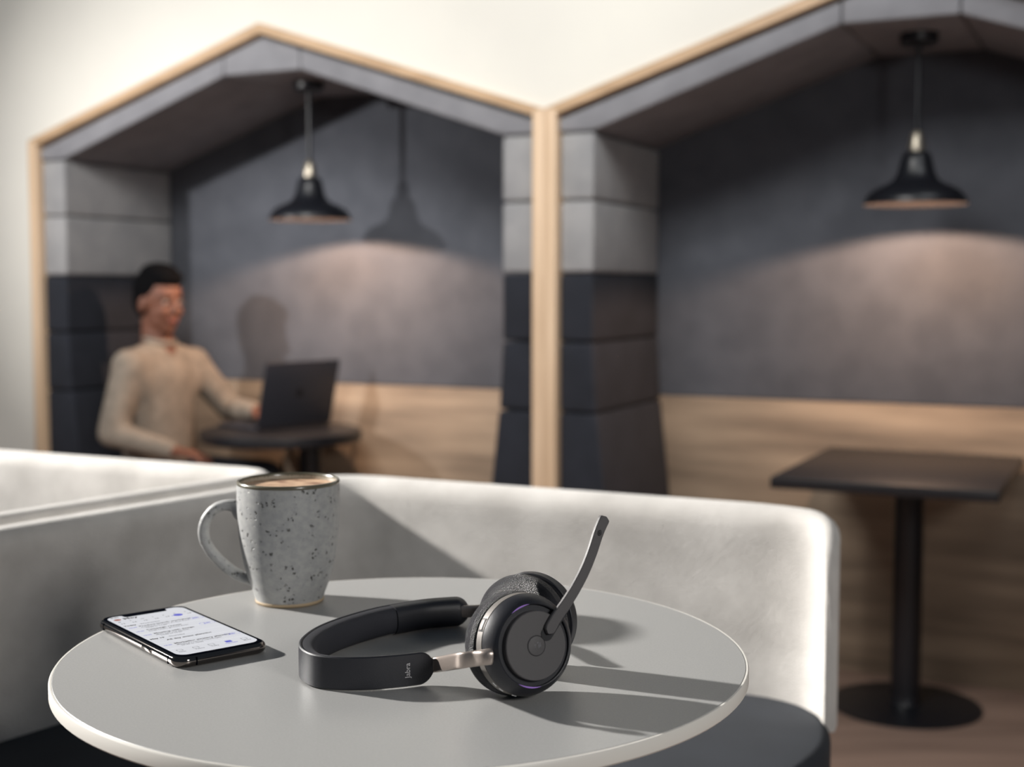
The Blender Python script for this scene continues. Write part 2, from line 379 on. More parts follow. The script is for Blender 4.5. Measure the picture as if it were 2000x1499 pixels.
build('emblem', lathe([(0, 0), (0.016, 0), (0.016, 0.0006), (0, 0.0006)], 28), M['black'], lid, mtx=tilt @ Matrix.Translation((0, -0.007, 0.125)) @ Matrix.Rotation(PI / 2, 4, 'X'))

# ------------------------------------------------------------------ seated person
def capsule(bm, a, b, ra, rb, n=16, flat=1.0):
    a, b = Vector(a), Vector(b); ax = (b - a); L = ax.length; q = Vector((0, 0, 1)).rotation_difference(ax)
    prof = [(ra * math.sin(t * PI / 10), -ra * math.cos(t * PI / 10)) for t in range(0, 6)] + [(rb * math.sin(t * PI / 10), L + -rb * math.cos(t * PI / 10)) for t in range(5, 11)]
    b2 = lathe(prof, n)
    for v in b2.verts: v.co = q @ Vector((v.co.x, v.co.y * flat, v.co.z)) + a
    me = bpy.data.meshes.new('t'); b2.to_mesh(me); b2.free(); bm.from_mesh(me); bpy.data.meshes.remove(me)
def ellip(bm, c, r, rot=None, n=20):
    b2 = bmesh.new(); bmesh.ops.create_uvsphere(b2, u_segments=n, v_segments=n // 2 + 2, radius=1)
    for v in b2.verts:
        p = Vector((v.co.x * r[0], v.co.y * r[1], v.co.z * r[2]))
        if rot: p = rot @ p
        v.co = p + Vector(c)
    me = bpy.data.meshes.new('t'); b2.to_mesh(me); b2.free(); bm.from_mesh(me); bpy.data.meshes.remove(me)
def remesh(name, bm, voxel, m, parent, smooth=6, kind=None):
    me = bpy.data.meshes.new(name); bm.to_mesh(me); bm.free()
    o = bpy.data.objects.new(name, me); C.objects.link(o)
    md = o.modifiers.new('r', 'REMESH'); md.mode = 'VOXEL'; md.voxel_size = voxel
    sm = o.modifiers.new('s', 'SMOOTH'); sm.factor = 0.5; sm.iterations = smooth
    me2 = bpy.data.meshes.new_from_object(o.evaluated_get(bpy.context.evaluated_depsgraph_get())); bpy.data.objects.remove(o)
    me2.polygons.foreach_set('use_smooth', [True] * len(me2.polygons)); me2.materials.clear(); me2.name = name
    return link(name, me2, m, parent)
PS, PD, PZ = -3.37, 3.97, 0.455
pw = W(PS, PD)
per = empty('person', (pw.x, pw.y, PZ), -TH, 'person with short black hair and beige jumper sitting in the left booth', 'person')
V = lambda s, d, z: Vector((s - PS, d - PD, z - PZ))
hd = V(-3.352, 3.955, 1.222)        # head centre
yaw = Matrix.Rotation(math.radians(-12), 3, 'Z') @ Matrix.Rotation(math.radians(6), 3, 'Y')
def hp(x, y, z): return hd + yaw @ Vector((x, y, z))
def hand(bm, wrist, direc, up, side):
    """palm and five fingers, slightly curled; side = +1 thumb towards cross(up, direc)"""
    d = Vector(direc).normalized(); u = Vector(up).normalized(); l = (u.cross(d)).normalized() * side; u = d.cross(l).normalized() * (1 if d.cross(l).dot(Vector(up)) > 0 else -1)
    wv = Vector(wrist)
    for k in range(4):
        o = (k - 1.5) * 0.019
        capsule(bm, wv + d * 0.01 - l * o * 0.7, wv + d * 0.082 - l * o, 0.0135, 0.0115, 10)
        ln = (0.068, 0.076, 0.072, 0.056)[k]
        a = wv + d * 0.085 - l * o; b = a + d * ln * 0.45 - u * 0.006; c = b + (d * 0.75 - u * 0.6).normalized() * ln * 0.32; e = c + (d * 0.45 - u * 0.9).normalized() * ln * 0.25
        for p0, p1, r0, r1 in ((a, b, 0.0088, 0.0082), (b, c, 0.0082, 0.0075), (c, e, 0.0075, 0.0066)): capsule(bm, p0, p1, r0, r1, 10)
    a = wv + d * 0.02 + l * 0.022; b = a + (d * 0.7 + l * 0.6 - u * 0.15).normalized() * 0.042; c = b + (d * 0.95 + l * 0.2 - u * 0.2).normalized() * 0.032
    capsule(bm, a, b, 0.0125, 0.0098, 10); capsule(bm, b, c, 0.0098, 0.0082, 10)
Rsh, Lsh = V(-3.372, 3.805, 0.985), V(-3.350, 4.135, 0.980)
Rel, Lel = V(-3.400, 3.735, 0.745), V(-3.255, 4.245, 0.80)
Rwr, Lwr = V(-3.165, 3.800, 0.685), V(-3.060, 4.150, 0.806)
body = bmesh.new()
ellip(body, hp(-0.008, 0, 0.028), (0.094, 0.074, 0.094), yaw)                # skull
ellip(body, hp(0.022, 0, -0.035), (0.066, 0.058, 0.078), yaw)                # face
ellip(body, hp(0.046, 0, -0.090), (0.032, 0.032, 0.024), yaw)                # chin
ellip(body, hp(0.018, 0, -0.070), (0.058, 0.056, 0.034), yaw)                # jaw
ellip(body, hp(0.062, 0, 0.030), (0.024, 0.050, 0.020), yaw)                 # brow
for sg in (-1, 1):
    ellip(body, hp(0.060, sg * 0.034, -0.028), (0.024, 0.020, 0.024), yaw)   # cheek
    e = Matrix.Rotation(math.radians(-sg * 20), 3, 'Z')
    ellip(body, hp(-0.006, sg * 0.077, -0.010), (0.017, 0.010, 0.031), yaw @ e)   # ear
capsule(body, hp(0.080, 0, 0.018), hp(0.098, 0, -0.022), 0.009, 0.0125, 12)  # nose
ellip(body, hp(0.088, 0, -0.028), (0.012, 0.018, 0.009), yaw)
ellip(body, hp(0.079, 0, -0.055), (0.011, 0.024, 0.007), yaw); ellip(body, hp(0.077, 0, -0.066), (0.011, 0.021, 0.008), yaw)
capsule(body, hp(-0.022, 0, -0.06), V(-3.375, 3.965, 1.045), 0.053, 0.062, 20)   # neck
capsule(body, V(-3.375, 3.965, 1.02), V(-3.375, 3.965, 0.90), 0.075, 0.10, 20)
capsule(body, V(-3.375, 3.965, 0.90), V(-3.385, 3.97, 0.60), 0.10, 0.11, 20)
capsule(body, V(-3.375, 3.965, 0.98), Rsh, 0.06, 0.05); capsule(body, V(-3.375, 3.965, 0.98), Lsh, 0.06, 0.05)
for sh, el, wr in ((Rsh, Rel, Rwr), (Lsh, Lel, Lwr)):
    capsule(body, sh, el, 0.046, 0.036); capsule(body, el, wr, 0.036, 0.024)
hips = ((V(-3.40, 3.885, 0.555), V(-2.975, 3.86, 0.565), V(-2.955, 3.86, 0.09)), (V(-3.40, 4.055, 0.555), V(-2.975, 4.085, 0.565), V(-3.04, 4.085, 0.09)))
for h, k, f in hips:
    capsule(body, h, k, 0.072, 0.052); capsule(body, k, f, 0.05, 0.035)
    capsule(body, f + Vector((0, 0, -0.04)), f + Vector((0.13, 0, -0.05)), 0.034, 0.026)
hand(body, Rwr, (1, 0.10, -0.10), (0, 0, 1), 1)
hand(body, Lwr, (1, -0.25, -0.10), (0, 0, 1), -1)
remesh('body', body, 0.0045, M['skin'], per, 5)
sw = bmesh.new()
for q_ in range(9): ellip(sw, V(-3.374 - 0.0015 * q_, 3.968, 0.93 - 0.0375 * q_), (0.112 + 0.001 * q_, 0.170 - 0.004 * min(q_, 5), 0.10))
capsule(sw, V(-3.372, 3.965, 1.035), V(-3.372, 3.965, 1.00), 0.066, 0.085)
for sh in (Rsh, Lsh):
    capsule(sw, V(-3.372, 3.965, 1.015), sh, 0.072, 0.060); capsule(sw, sh, V(-3.38, 3.965, 0.80), 0.07, 0.11)
for sh, el, wr in ((Rsh, Rel, Rwr), (Lsh, Lel, Lwr)):
    capsule(sw, sh, el, 0.064, 0.054); capsule(sw, el, el.lerp(wr, 0.93), 0.053, 0.036)
jp = remesh('jumper', sw, 0.009, M['knit'], per, 22)
b = lathe([(0.062, 0), (0.066, 0.006), (0.064, 0.016), (0.058, 0.018), (0.055, 0.010), (0.058, 0.0)], 32, close=True)
build('collar', b, M['knit'], jp, mtx=Matrix.Translation(V(-3.366, 3.964, 1.072)) @ Matrix.Rotation(math.radians(14), 4, 'Y'))
tr = bmesh.new()
ellip(tr, V(-3.40, 3.97, 0.575), (0.13, 0.178, 0.112))
for h, k, f in hips:
    capsule(tr, h, k, 0.088, 0.066); capsule(tr, k, f.lerp(k, 0.05), 0.065, 0.052)
remesh('trousers', tr, 0.008, M['trous'], per, 6)
for h, k, f in hips:
    sh = bmesh.new(); capsule(sh, f + Vector((-0.02, 0, -0.045)), f + Vector((0.15, 0, -0.052)), 0.044, 0.036)
    remesh('shoe', sh, 0.005, M['shoe'], per, 3)
hr = bmesh.new()
ellip(hr, hp(-0.026, 0, 0.046), (0.094, 0.083, 0.092), yaw); ellip(hr, hp(-0.045, 0, 0.005), (0.064, 0.080, 0.085), yaw)
ellip(hr, hp(0.030, 0, 0.093), (0.060, 0.064, 0.042), yaw); ellip(hr, hp(-0.010, 0, 0.108), (0.078, 0.070, 0.040), yaw)
remesh('hair', hr, 0.006, M['hair'], per, 4)
for sg in (-1, 1):
    e = bmesh.new(); ellip(e, hp(0.076, sg * 0.031, 0.006), (0.011, 0.0145, 0.0085), yaw); ey = build('eye', e, M['eye'], per)
    e = bmesh.new(); ellip(e, hp(0.086, sg * 0.031, 0.006), (0.003, 0.006, 0.006), yaw); build('iris', e, M['iris'], ey)
    e = bmesh.new(); capsule(e, hp(0.085, sg * 0.016, 0.027), hp(0.074, sg * 0.048, 0.027), 0.005, 0.004, 10); build('eyebrow', e, M['hair'], per)
e = bmesh.new(); ellip(e, hp(0.083, 0, -0.061), (0.0095, 0.022, 0.008), yaw); build('lips', e, M['lips'], per)

# ------------------------------------------------------------------ sofas on the raised floor
def fillet(pts, rad, n=8):
    out = [Vector(pts[0])]
    for i in range(1, len(pts) - 1):
        a, b, c = Vector(pts[i - 1]), Vector(pts[i]), Vector(pts[i + 1]); u, v = (a - b).normalized(), (c - b).normalized()
        p0, p1 = b + u * rad, b + v * rad
        for k in range(n + 1):
            t = k / n; out.append((1 - t) ** 2 * p0 + 2 * t * (1 - t) * b + t * t * p1)
    out.append(Vector(pts[-1])); return out
def resample(P, step):
    out = [P[0]]; acc = 0
    for a, b in zip(P, P[1:]):
        L = (b - a).length; n = max(1, int(L / step))
        for k in range(1, n + 1): out.append(a.lerp(b, k / n))
    return out
ZSOFA, ZSEAT = 0.9975, 0.750
def shell(path, thick, ztop, zbot, end_round=None, lean=0.0):
    P = resample([Vector((p[0], p[1])) for p in path], 0.02); tot = [0]
    for a, b in zip(P, P[1:]): tot.append(tot[-1] + (b - a).length)
    S = []
    for i, p in enumerate(P):
        t = (P[min(i + 1, len(P) - 1)] - P[max(i - 1, 0)]).normalized(); nrm = Vector((-t.y, t.x))
        zt = ztop; rem = tot[-1] - tot[i]; th = thick
        if end_round and rem < end_round:
            q = 1 - rem / end_round; zt = ztop - end_round * 0.9 * (1 - math.sqrt(max(0, 1 - q * q))); pass
        if end_round and rem < 0.15: th = thick * (0.22 + 0.78 * rem / 0.15)
        r = th / 2; sec = []
        for f in (0, .2, .4, .6, .75, .85, .93): sec.append((-lean * f, zbot + (zt - r - zbot) * f))
        for k in range(0, 9):
            a = PI * k / 8; sec.append((-lean + r - r * math.cos(a), zt - r + r * math.sin(a)))
        sec.append((th, zbot))
        S.append([(p.x + nrm.x * o, p.y + nrm.y * o, z) for o, z in sec])
    return loft(S)
du = Vector((CT, -ST)); pdir = Vector((0.585, 0.811)).normalized()
cor1 = Vector((-0.268, 1.973)); cor2 = Vector((-0.396, 2.035))
RE = Vector((0.0698, 1.8125))                      # a point of the rear back's inner face
e0 = RE + du * 0.222
near_path = [cor1 - pdir * 1.25, cor1] + [e0, e0 + du * 0.085 + Vector((0.0, -0.004)), e0 + du * 0.115 + Vector((0.004, -0.028)), e0 + du * 0.128 + Vector((-0.006, -0.075))]
near_path = fillet(near_path[:3], 0.07) + [Vector(v) for v in near_path[3:]]
def arcify(P, n=6):
    q = catmull([(p.x, p.y, 0) for p in P[-4:]], n); return P[:-4] + [Vector((v.x, v.y)) for v in q]
near_path = arcify(near_path)
def seat_mesh(poly, z0, z1, bev):
    bm = prism(poly, z0, z1, 0.0, axis='z')
    bmesh.ops.bevel(bm, geom=[e for e in bm.edges if abs(e.verts[0].co.z - e.verts[1].co.z) < 1e-6 and e.verts[0].co.z > z1 - 1e-4], offset=bev, segments=4, profile=0.5, affect='EDGES')
    return bm
def to_local(o, root):
    o.data.transform(Matrix.Translation(-Vector(root.location)))
sf = empty('sofa', (-0.2, 1.6, PLAT), 0, 'pale grey wool sofa right behind the round table with a dark seat', 'sofa', 'pale grey lounge sofas')
o = build('backrest', shell(near_path, 0.06, ZSOFA, ZSEAT - 0.012, end_round=0.085, lean=0.0), M['sofa'], sf, 50); to_local(o, sf)
seat = [cor1 - pdir * 1.2 + Vector((-0.02, 0.015)), cor1 + Vector((-0.012, 0.035)), RE + du * 0.21 + Vector((0.012, 0.028))]
tip = catmull([(seat[-1].x, seat[-1].y, 0), (0.348, 1.688, 0), (0.380, 1.640, 0), (0.384, 1.570, 0), (0.352, 1.480, 0), (0.27, 1.38, 0), (0.12, 1.30, 0)], 6)[1:]
seat += [Vector((v.x, v.y)) for v in tip] + [Vector((-0.45, 1.10))]
o = build('seat', seat_mesh([(v.x, v.y) for v in seat], ZSEAT - 0.06, ZSEAT, 0.014), M['seat'], sf, 50); to_local(o, sf)
inset = [Vector((v.x, v.y)).lerp(Vector((-0.15, 1.55)), 0.28) for v in seat]
o = build('seat_base', prism([(v.x, v.y) for v in inset], PLAT, ZSEAT - 0.0605, 0.0, axis='z'), M['sofa'], sf, 50); to_local(o, sf)

sf2 = empty('sofa', (-0.9, 2.0, PLAT), 0, 'pale grey wool sofa at the left edge, behind the divider', 'sofa', 'pale grey lounge sofas')
far_path = fillet([cor2 - du * 1.5, cor2, cor2 - pdir * 1.25], 0.05)
o = build('backrest', shell(far_path, 0.05, ZSOFA, PLAT), M['sofa'], sf2, 50); to_local(o, sf2)
q = [cor2 - du * 1.45 + Vector((0, -0.015)), cor2 + Vector((-0.02, -0.02)), cor2 - pdir * 0.95 + Vector((-0.015, 0.01)), cor2 - du * 1.45 - pdir * 0.55]
o = build('seat', seat_mesh([(v.x, v.y) for v in q], PLAT + 0.30, ZSEAT - 0.02, 0.02), M['seat'], sf2, 50); to_local(o, sf2)
q2 = [v.lerp(Vector((-1.0, 1.9)), 0.08) for v in q]
o = build('seat_base', prism([(v.x, v.y) for v in q2], PLAT, PLAT + 0.298, 0.0, axis='z'), M['sofa'], sf2, 50); to_local(o, sf2)

# ------------------------------------------------------------------ near table
HT = 0.2715; ZT = H - HT; TX, TY, TR = -0.0793, 0.977, 0.2525
r = empty('round_table', (TX, TY, PLAT), 0, 'round grey laminate table in the foreground with a pale edge, under mug, phone and headset', 'table')
zt = ZT - PLAT
build('tabletop', lathe([(0, zt - 0.010), (TR - 0.0022, zt - 0.010), (TR - 0.0022, zt - 0.0004), (TR - 0.0026, zt), (0, zt)], 160), M['ttop'], r)
build('edge_band', lathe([(TR - 0.0021, zt - 0.0104), (TR - 0.0010, zt - 0.0104), (TR, zt - 0.0092), (TR, zt - 0.0014), (TR - 0.0008, zt - 0.0002), (TR - 0.0021, zt - 0.0002)], 160, close=True), M['tedge'], r)
build('column', lathe([(0, 0.012), (0.05, 0.012), (0.032, 0.03), (0.03, 0.06), (0.03, zt - 0.025), (0.1, zt - 0.016), (0.1, zt - 0.0105), (0, zt - 0.0105)], 40), M['tsteel'], r)
build('base_plate', lathe([(0, 0), (0.20, 0), (0.20, 0.006), (0.19, 0.0118), (0, 0.0118)], 64), M['tsteel'], r)

# ------------------------------------------------------------------ mug
r = empty('mug', (-0.1924, 1.136, ZT + 0.0003), 0, 'speckled grey stoneware mug with a brown rim, full of coffee', 'mug')
outer = [(0.0, 0.0015), (0.022, 0.0012), (0.0235, 0.0), (0.0275, 0.0), (0.0288, 0.0022), (0.0292, 0.0035), (0.0306, 0.0080), (0.0332, 0.0148), (0.0363, 0.0247), (0.0385, 0.033), (0.0400, 0.041), (0.0414, 0.050), (0.0426, 0.060), (0.0435, 0.072), (0.0439, 0.084), (0.0438, 0.096), (0.0436, 0.1032)]
build('cup_body', lathe(outer, 96), M['mug'], r, 60)
build('foot_ring', lathe([(0.0232, 0.0), (0.0232, -0.0002), (0.0284, -0.0002), (0.0294, 0.0012), (0.0296, 0.0026), (0.0292, 0.0030), (0.0286, 0.0022)], 96, close=True), M['foot'], r, 60)
build('rim', lathe([(0.0437, 0.1025), (0.0440, 0.1040), (0.0434, 0.1054), (0.0424, 0.1058), (0.0416, 0.1052), (0.0412, 0.1036), (0.0412, 0.1015), (0.0430, 0.1015)], 96, close=True), M['rimg'], r, 80)
build('cup_lining', lathe([(0.0412, 0.1036), (0.0411, 0.096), (0.0408, 0.070), (0.037, 0.035), (0.028, 0.008), (0, 0.006)], 72), M['mugin'], r, 60)
build('coffee', lathe([(0.0, 0.1002), (0.02, 0.1003), (0.0395, 0.1003), (0.04115, 0.1007)], 64), M['coffee'], r, 60)
hpth = catmull([(-0.0395, 0, 0.0765), (-0.0465, 0, 0.0825), (-0.0560, 0, 0.0832), (-0.0655, 0, 0.0785), (-0.0722, 0, 0.0685), (-0.0735, 0, 0.0570), (-0.0690, 0, 0.0455), (-0.0600, 0, 0.0345), (-0.0490, 0, 0.0255), (-0.0395, 0, 0.0205), (-0.0330, 0, 0.0188), (-0.0300, 0, 0.0184)], 5)
n = len(hpth); fl = lambda i: 1 + 0.7 * math.exp(-((i / (n - 1)) / 0.09) ** 2) + 0.45 * math.exp(-(((n - 1 - i) / (n - 1)) / 0.08) ** 2)
build('handle', tube(hpth, [0.0062 * (fl(i) * 0.35 + 0.65) for i in range(n)], 20, ry=[0.0042 * fl(i) for i in range(n)], up=(0.001, 1, 0), sup=2.3) if False else tube(hpth, [0.0046 * fl(i) for i in range(n)], 20, ry=[0.0066 * (fl(i) * 0.35 + 0.65) for i in range(n)], up=(0, 1, 0), sup=2.3), M['mug'], r, 70)

# ------------------------------------------------------------------ phone
ld = Vector((-0.0894, 0.1111, 0)).normalized(); wdv = Vector((ld.y, -ld.x, 0))
pc = Vector((-0.2570, 1.0155, ZT + 0.0003))
r = empty('phone', pc + Vector((0.0018, -0.0085, 0)), math.atan2(wdv.y, wdv.x), 'dark smartphone lying face up with a lit white calendar screen', 'phone')
def rrect(w2, l2, rad, n=8):
    out = []
    for cx_, cy_, a0 in ((w2 - rad, l2 - rad, 0), (-w2 + rad, l2 - rad, 90), (-w2 + rad, -l2 + rad, 180), (w2 - rad, -l2 + rad, 270)):
        for k in range(n + 1):
            a = math.radians(a0 + 90 * k / n); out.append((cx_ + rad * math.cos(a), cy_ + rad * math.sin(a)))
    return out
def slab(levels, n=8):
    return loft([[(x, y, z) for x, y in rrect(w2, l2, rad, n)] for w2, l2, rad, z in levels])
W2, L2, RR, T = 0.03545, 0.0718, 0.0105, 0.0077
lv = [(W2 - T / 2 * (1 - math.sin(a)) * 0.8, L2 - T / 2 * (1 - math.sin(a)) * 0.8, RR - T / 2 * (1 - math.sin(a)) * 0.8, T / 2 - T / 2 * math.cos(a)) for a in [PI * k / 10 for k in range(0, 10)]]
build('frame', slab([l for l in lv]), M['chrome'], r, 50)
build('front_glass', slab([(W2 - 0.0017, L2 - 0.0017, RR - 0.001, T - 0.0009), (W2 - 0.0021, L2 - 0.0021, RR - 0.0014, T - 0.0002), (W2 - 0.003, L2 - 0.003, RR - 0.002, T)]), M['glass'], r, 50)
zs = T + 0.00008
bm = bmesh.new(); sw2, sl2 = 0.0308, 0.0655; rp = rrect(sw2, sl2, 0.0075)
# screen outline with the notch at the far end
top = [p for p in rp if p[1] > 0]; half = len(top) // 2
out = [p for p in rp if p[0] > 0 and p[1] > 0]
nw, nd = 0.0175, 0.0065
notch = [(nw + 0.001, sl2), (nw, sl2 - 0.001), (nw - 0.0004, sl2 - nd + 0.0015), (nw - 0.002, sl2 - nd), (-nw + 0.002, sl2 - nd), (-nw + 0.0004, sl2 - nd + 0.0015), (-nw, sl2 - 0.001), (-nw - 0.001, sl2)]
poly = rp[:9] + notch + rp[9:]
from mathutils.geometry import tessellate_polygon
vv = [bm.verts.new((x, y, zs)) for x, y in poly]
for t_ in tessellate_polygon([[Vector((x, y, 0)) for x, y in poly]]): bm.faces.new([vv[i] for i in t_])
scr = build('screen', bm, M['screen'], r, smooth=False)
scr.data.transform(Matrix.Identity(4))
zi = zs + 0.00006
def printed(name, items, m):
    o = join_text(name, items, m, scr); o['kind'] = 'stuff'; o.data.transform(Matrix.Translation((0, 0, zi))); return o
y0 = 0.0655
items = [('9:41', 0.0036, -0.0275, y0 - 0.0046, 0.00006), ('May', 0.0062, -0.0205, y0 - 0.0125, 0.00012),
         ('Today', 0.0034, -0.0290, y0 - 0.0335, 0.00012),
         ('Product launch workshop', 0.0036, -0.0200, y0 - 0.0400, 0.00005), ('Campaign review', 0.0036, -0.0200, y0 - 0.0530, 0.00005),
         ('Meeting with design', 0.0036, -0.0200, y0 - 0.0660, 0.00005), ('May 19', 0.0034, -0.0290, y0 - 0.0800, 0.00012),
         ('All day event planning', 0.0036, -0.0200, y0 - 0.0880, 0.00008), ('Marketing strategy planning', 0.0036, -0.0200, y0 - 0.1005, 0.00008)]
for k, s in enumerate('MTWTFSS'): items.append((s, 0.0024, -0.0275 + k * 0.0088, y0 - 0.0190, 0))
for k, s in enumerate(('13', '14', '15', '16', '17', '', '19')): items.append((s, 0.0032, -0.0280 + k * 0.0088, y0 - 0.0255, 0))
printed('dark_print', items, M['ink'])
items = [('Wednesday', 0.003, -0.0165, y0 - 0.0335, 0), ('Conference room A, first floor', 0.0028, -0.0200, y0 - 0.0438, 0), ('10:00 to 11:30', 0.0026, -0.0180, y0 - 0.0470, 0),
         ('Small room, ground floor', 0.0028, -0.0200, y0 - 0.0568, 0), ('Main hall and kitchen', 0.0028, -0.0200, y0 - 0.0698, 0), ('14:00 to 15:30', 0.0026, -0.0180, y0 - 0.0730, 0),
         ('Thursday', 0.003, -0.0150, y0 - 0.0800, 0), ('Meeting room, Copenhagen', 0.0028, -0.0200, y0 - 0.1043, 0), ('09:30 to 10:00', 0.0026, -0.0180, y0 - 0.1075, 0),
         ('Chat', 0.0024, -0.0270, y0 - 0.1230, 0), ('Teams', 0.0024, -0.0150, y0 - 0.1230, 0), ('Tasks', 0.0024, -0.0030, y0 - 0.1230, 0), ('More', 0.0024, 0.0220, y0 - 0.1230, 0)]
printed('grey_print', items, M['greyink'])
items = [('18', 0.0032, 0.0120, y0 - 0.0255, 0), ('Join', 0.0030, 0.0215, y0 - 0.0415, 0.0001), ('Join', 0.0030, 0.0215, y0 - 0.0610, 0.0001), ('Join', 0.0030, 0.0215, y0 - 0.1010, 0.0001), ('Calendar', 0.0024, 0.0080, y0 - 0.1230, 0)]
for k in (0.0410, 0.0540, 0.0670, 0.1015): items.append(('10:30', 0.0026, -0.0285, y0 - k, 0))
printed('blue_print', items, M['blueink'])
def flat(name, shapes, m, z):
    bm = bmesh.new()
    for pts in shapes: bm.faces.new([bm.verts.new((x, y, z)) for x, y in pts])
    return build(name, bm, m, scr, smooth=False)
circ = lambda cx, cy, rad, n=20: [(cx + rad * math.cos(2 * PI * i / n), cy + rad * math.sin(2 * PI * i / n)) for i in range(n)]
flat('selected_day', [circ(0.0176, y0 - 0.0240, 0.0036)], M['blueink'], zs + 0.00003)
flat('calendar_icon', [[(0.0100, y0 - 0.1200), (0.0148, y0 - 0.1200), (0.0148, y0 - 0.1155), (0.0100, y0 - 0.1155)]], M['blueink'], zs + 0.00003)
flat('avatar', [circ(-0.0250, y0 - 0.0108, 0.0027)], M['bronze'], zs + 0.00003)
flat('home_bar', [[(-0.011, y0 - 0.1322), (0.011, y0 - 0.1322), (0.011, y0 - 0.1312), (-0.011, y0 - 0.1312)]], M['ink'], zs + 0.00003)
rules = []
for k in (0.0285, 0.0485, 0.0615, 0.0760, 0.0920, 0.1110): rules.append([(-0.030, y0 - k), (0.030, y0 - k), (0.030, y0 - k + 0.00018), (-0.030, y0 - k + 0.00018)])
flat('rule', rules, M['line'], zs + 0.00002)
ol = []
for k in (0.0405, 0.0600, 0.1000):
    a = rrect(0.0062, 0.0027, 0.0026, 4)
    for i in range(len(a)):
        j = (i + 1) % len(a); ol.append([(a[i][0] + 0.0242, a[i][1] + y0 - k), (a[j][0] + 0.0242, a[j][1] + y0 - k), (a[j][0] * 0.96 + 0.0242, a[j][1] * 0.9 + y0 - k), (a[i][0] * 0.96 + 0.0242, a[i][1] * 0.9 + y0 - k)])
flat('join_outline', ol, M['blueink'], zs + 0.00003)['kind'] = 'stuff'
for ic in (-0.0245, -0.0125, -0.0008, 0.0245):
    a = rrect(0.0022, 0.0020, 0.0006, 2); sh = []
    for i in range(len(a)):
        j = (i + 1) % len(a); sh.append([(a[i][0] + ic, a[i][1] + y0 - 0.1178), (a[j][0] + ic, a[j][1] + y0 - 0.1178), (a[j][0] * 0.82 + ic, a[j][1] * 0.82 + y0 - 0.1178), (a[i][0] * 0.82 + ic, a[i][1] * 0.82 + y0 - 0.1178)])
    flat('tab_icon', sh, M['greyink'], zs + 0.00003)
# side button, antenna lines, earphone slot
build('side_button', box((-W2 - 0.0006, -0.030, T / 2 - 0.0012), (-W2 + 0.0008, -0.014, T / 2 + 0.0012), 0.0004), M['chrome'], r)
for yy in (-0.0565, 0.0565): build('antenna_line', box((-W2 - 0.00005, yy - 0.0005, 0.0012), (-W2 + 0.0015, yy + 0.0005, T - 0.0012)), M['glass'], r)
build('antenna_line', box((-0.0215, -L2 - 0.00005, 0.0012), (-0.0205, -L2 + 0.0015, T - 0.0012)), M['glass'], r)

bpy.data.objects['phone'].scale = (1.05, 1.05, 1.05)
# ------------------------------------------------------------------ headset
HX, HY = -0.075, 0.942
r = empty('headset', (HX, HY, ZT + 0.0003), 0, 'black on-ear headset with raised microphone boom lying on the grey table', 'headset')
toL = Matrix.Translation((-HX, -HY, 0))
path = [(-0.053, 0.8936), (-0.065, 0.887), (-0.08, 0.8811), (-0.0981, 0.8769), (-0.1166, 0.8769), (-0.133, 0.8828), (-0.1431, 0.8947), (-0.1486, 0.9103), (-0.1494, 0.9299), (-0.1436, 0.9576), (-0.1307, 0.9847), (-0.113, 1.0097), (-0.0999, 1.0232), (-0.0726, 1.0435), (-0.0473, 1.0525), (-0.0346, 1.054)]
BP = catmull([(x, y, 0) for x, y in path], 8)
acc = [0.0]
for a, b in zip(BP, BP[1:]): acc.append(acc[-1] + (b - a).length)
TOT = acc[-1]
def at_len(s):
    for i in range(len(acc) - 1):
        if acc[i + 1] >= s: break
    t = (s - acc[i]) / (acc[i + 1] - acc[i]); p = BP[i].lerp(BP[i + 1], t)
    tg = (BP[min(i + 2, len(BP) - 1)] - BP[max(i - 1, 0)]).normalized(); return p, tg, Vector((tg.y, -tg.x, 0))
ZC, HB = 0.0118, 0.0113
def band(s0, s1, o0, o1f, hf=1.0, cap0=True, cap1=True, puff=False, N=90, mat_=None, name='x', parent=None, capr=HB):
    """strip from path length s0..s1, outer offset o0, thickness o1f(s)"""
    S = []
    for k in range(N + 1):
        q = k / N; s = s0 + (s1 - s0) * (0.5 - 0.5 * math.cos(PI * q) if (cap0 or cap1) else q)
        p, tg, nm = at_len(min(max(s, 0.00001), TOT - 0.00001))
        h = HB * hf
        dd = min(s - s0 if cap0 else 9, s1 - s if cap1 else 9)
        if dd < capr: h = h * math.sqrt(max(0.0009, 1 - ((capr - dd) / capr) ** 2))
        th = o1f(s)
        if dd < capr and puff: th = th * (0.45 + 0.55 * math.sqrt(max(0.0, 1 - ((capr - dd) / capr) ** 2)))
        sec = []
        if puff:
            for j in range(13):
                a = -PI / 2 + PI * j / 12; ca = math.cos(a); sa = math.sin(a)
                sec.append((o0 + th * abs(ca) ** 0.62, h * math.copysign(abs(sa) ** 0.8, sa)))
            sec = [(o0, -h)] + sec + [(o0, h)]
        else:
            e = min(th * 0.35, 0.0008); hh = max(h, e * 1.05)
            sec = [(o0 + e, -hh), (o0 + th - e, -hh), (o0 + th, -hh + e), (o0 + th, hh - e), (o0 + th - e, hh), (o0 + e, hh), (o0, hh - e), (o0, -hh + e)]
        S.append([(p.x + nm.x * o, p.y + nm.y * o, ZC + z) for o, z in sec])
    return build(name, loft(S), mat_, parent, 40, mtx=toL)
hb = band(0, TOT, 0.0, lambda s: 0.0026, mat_=M['hs'], name='headband', parent=r, N=150)
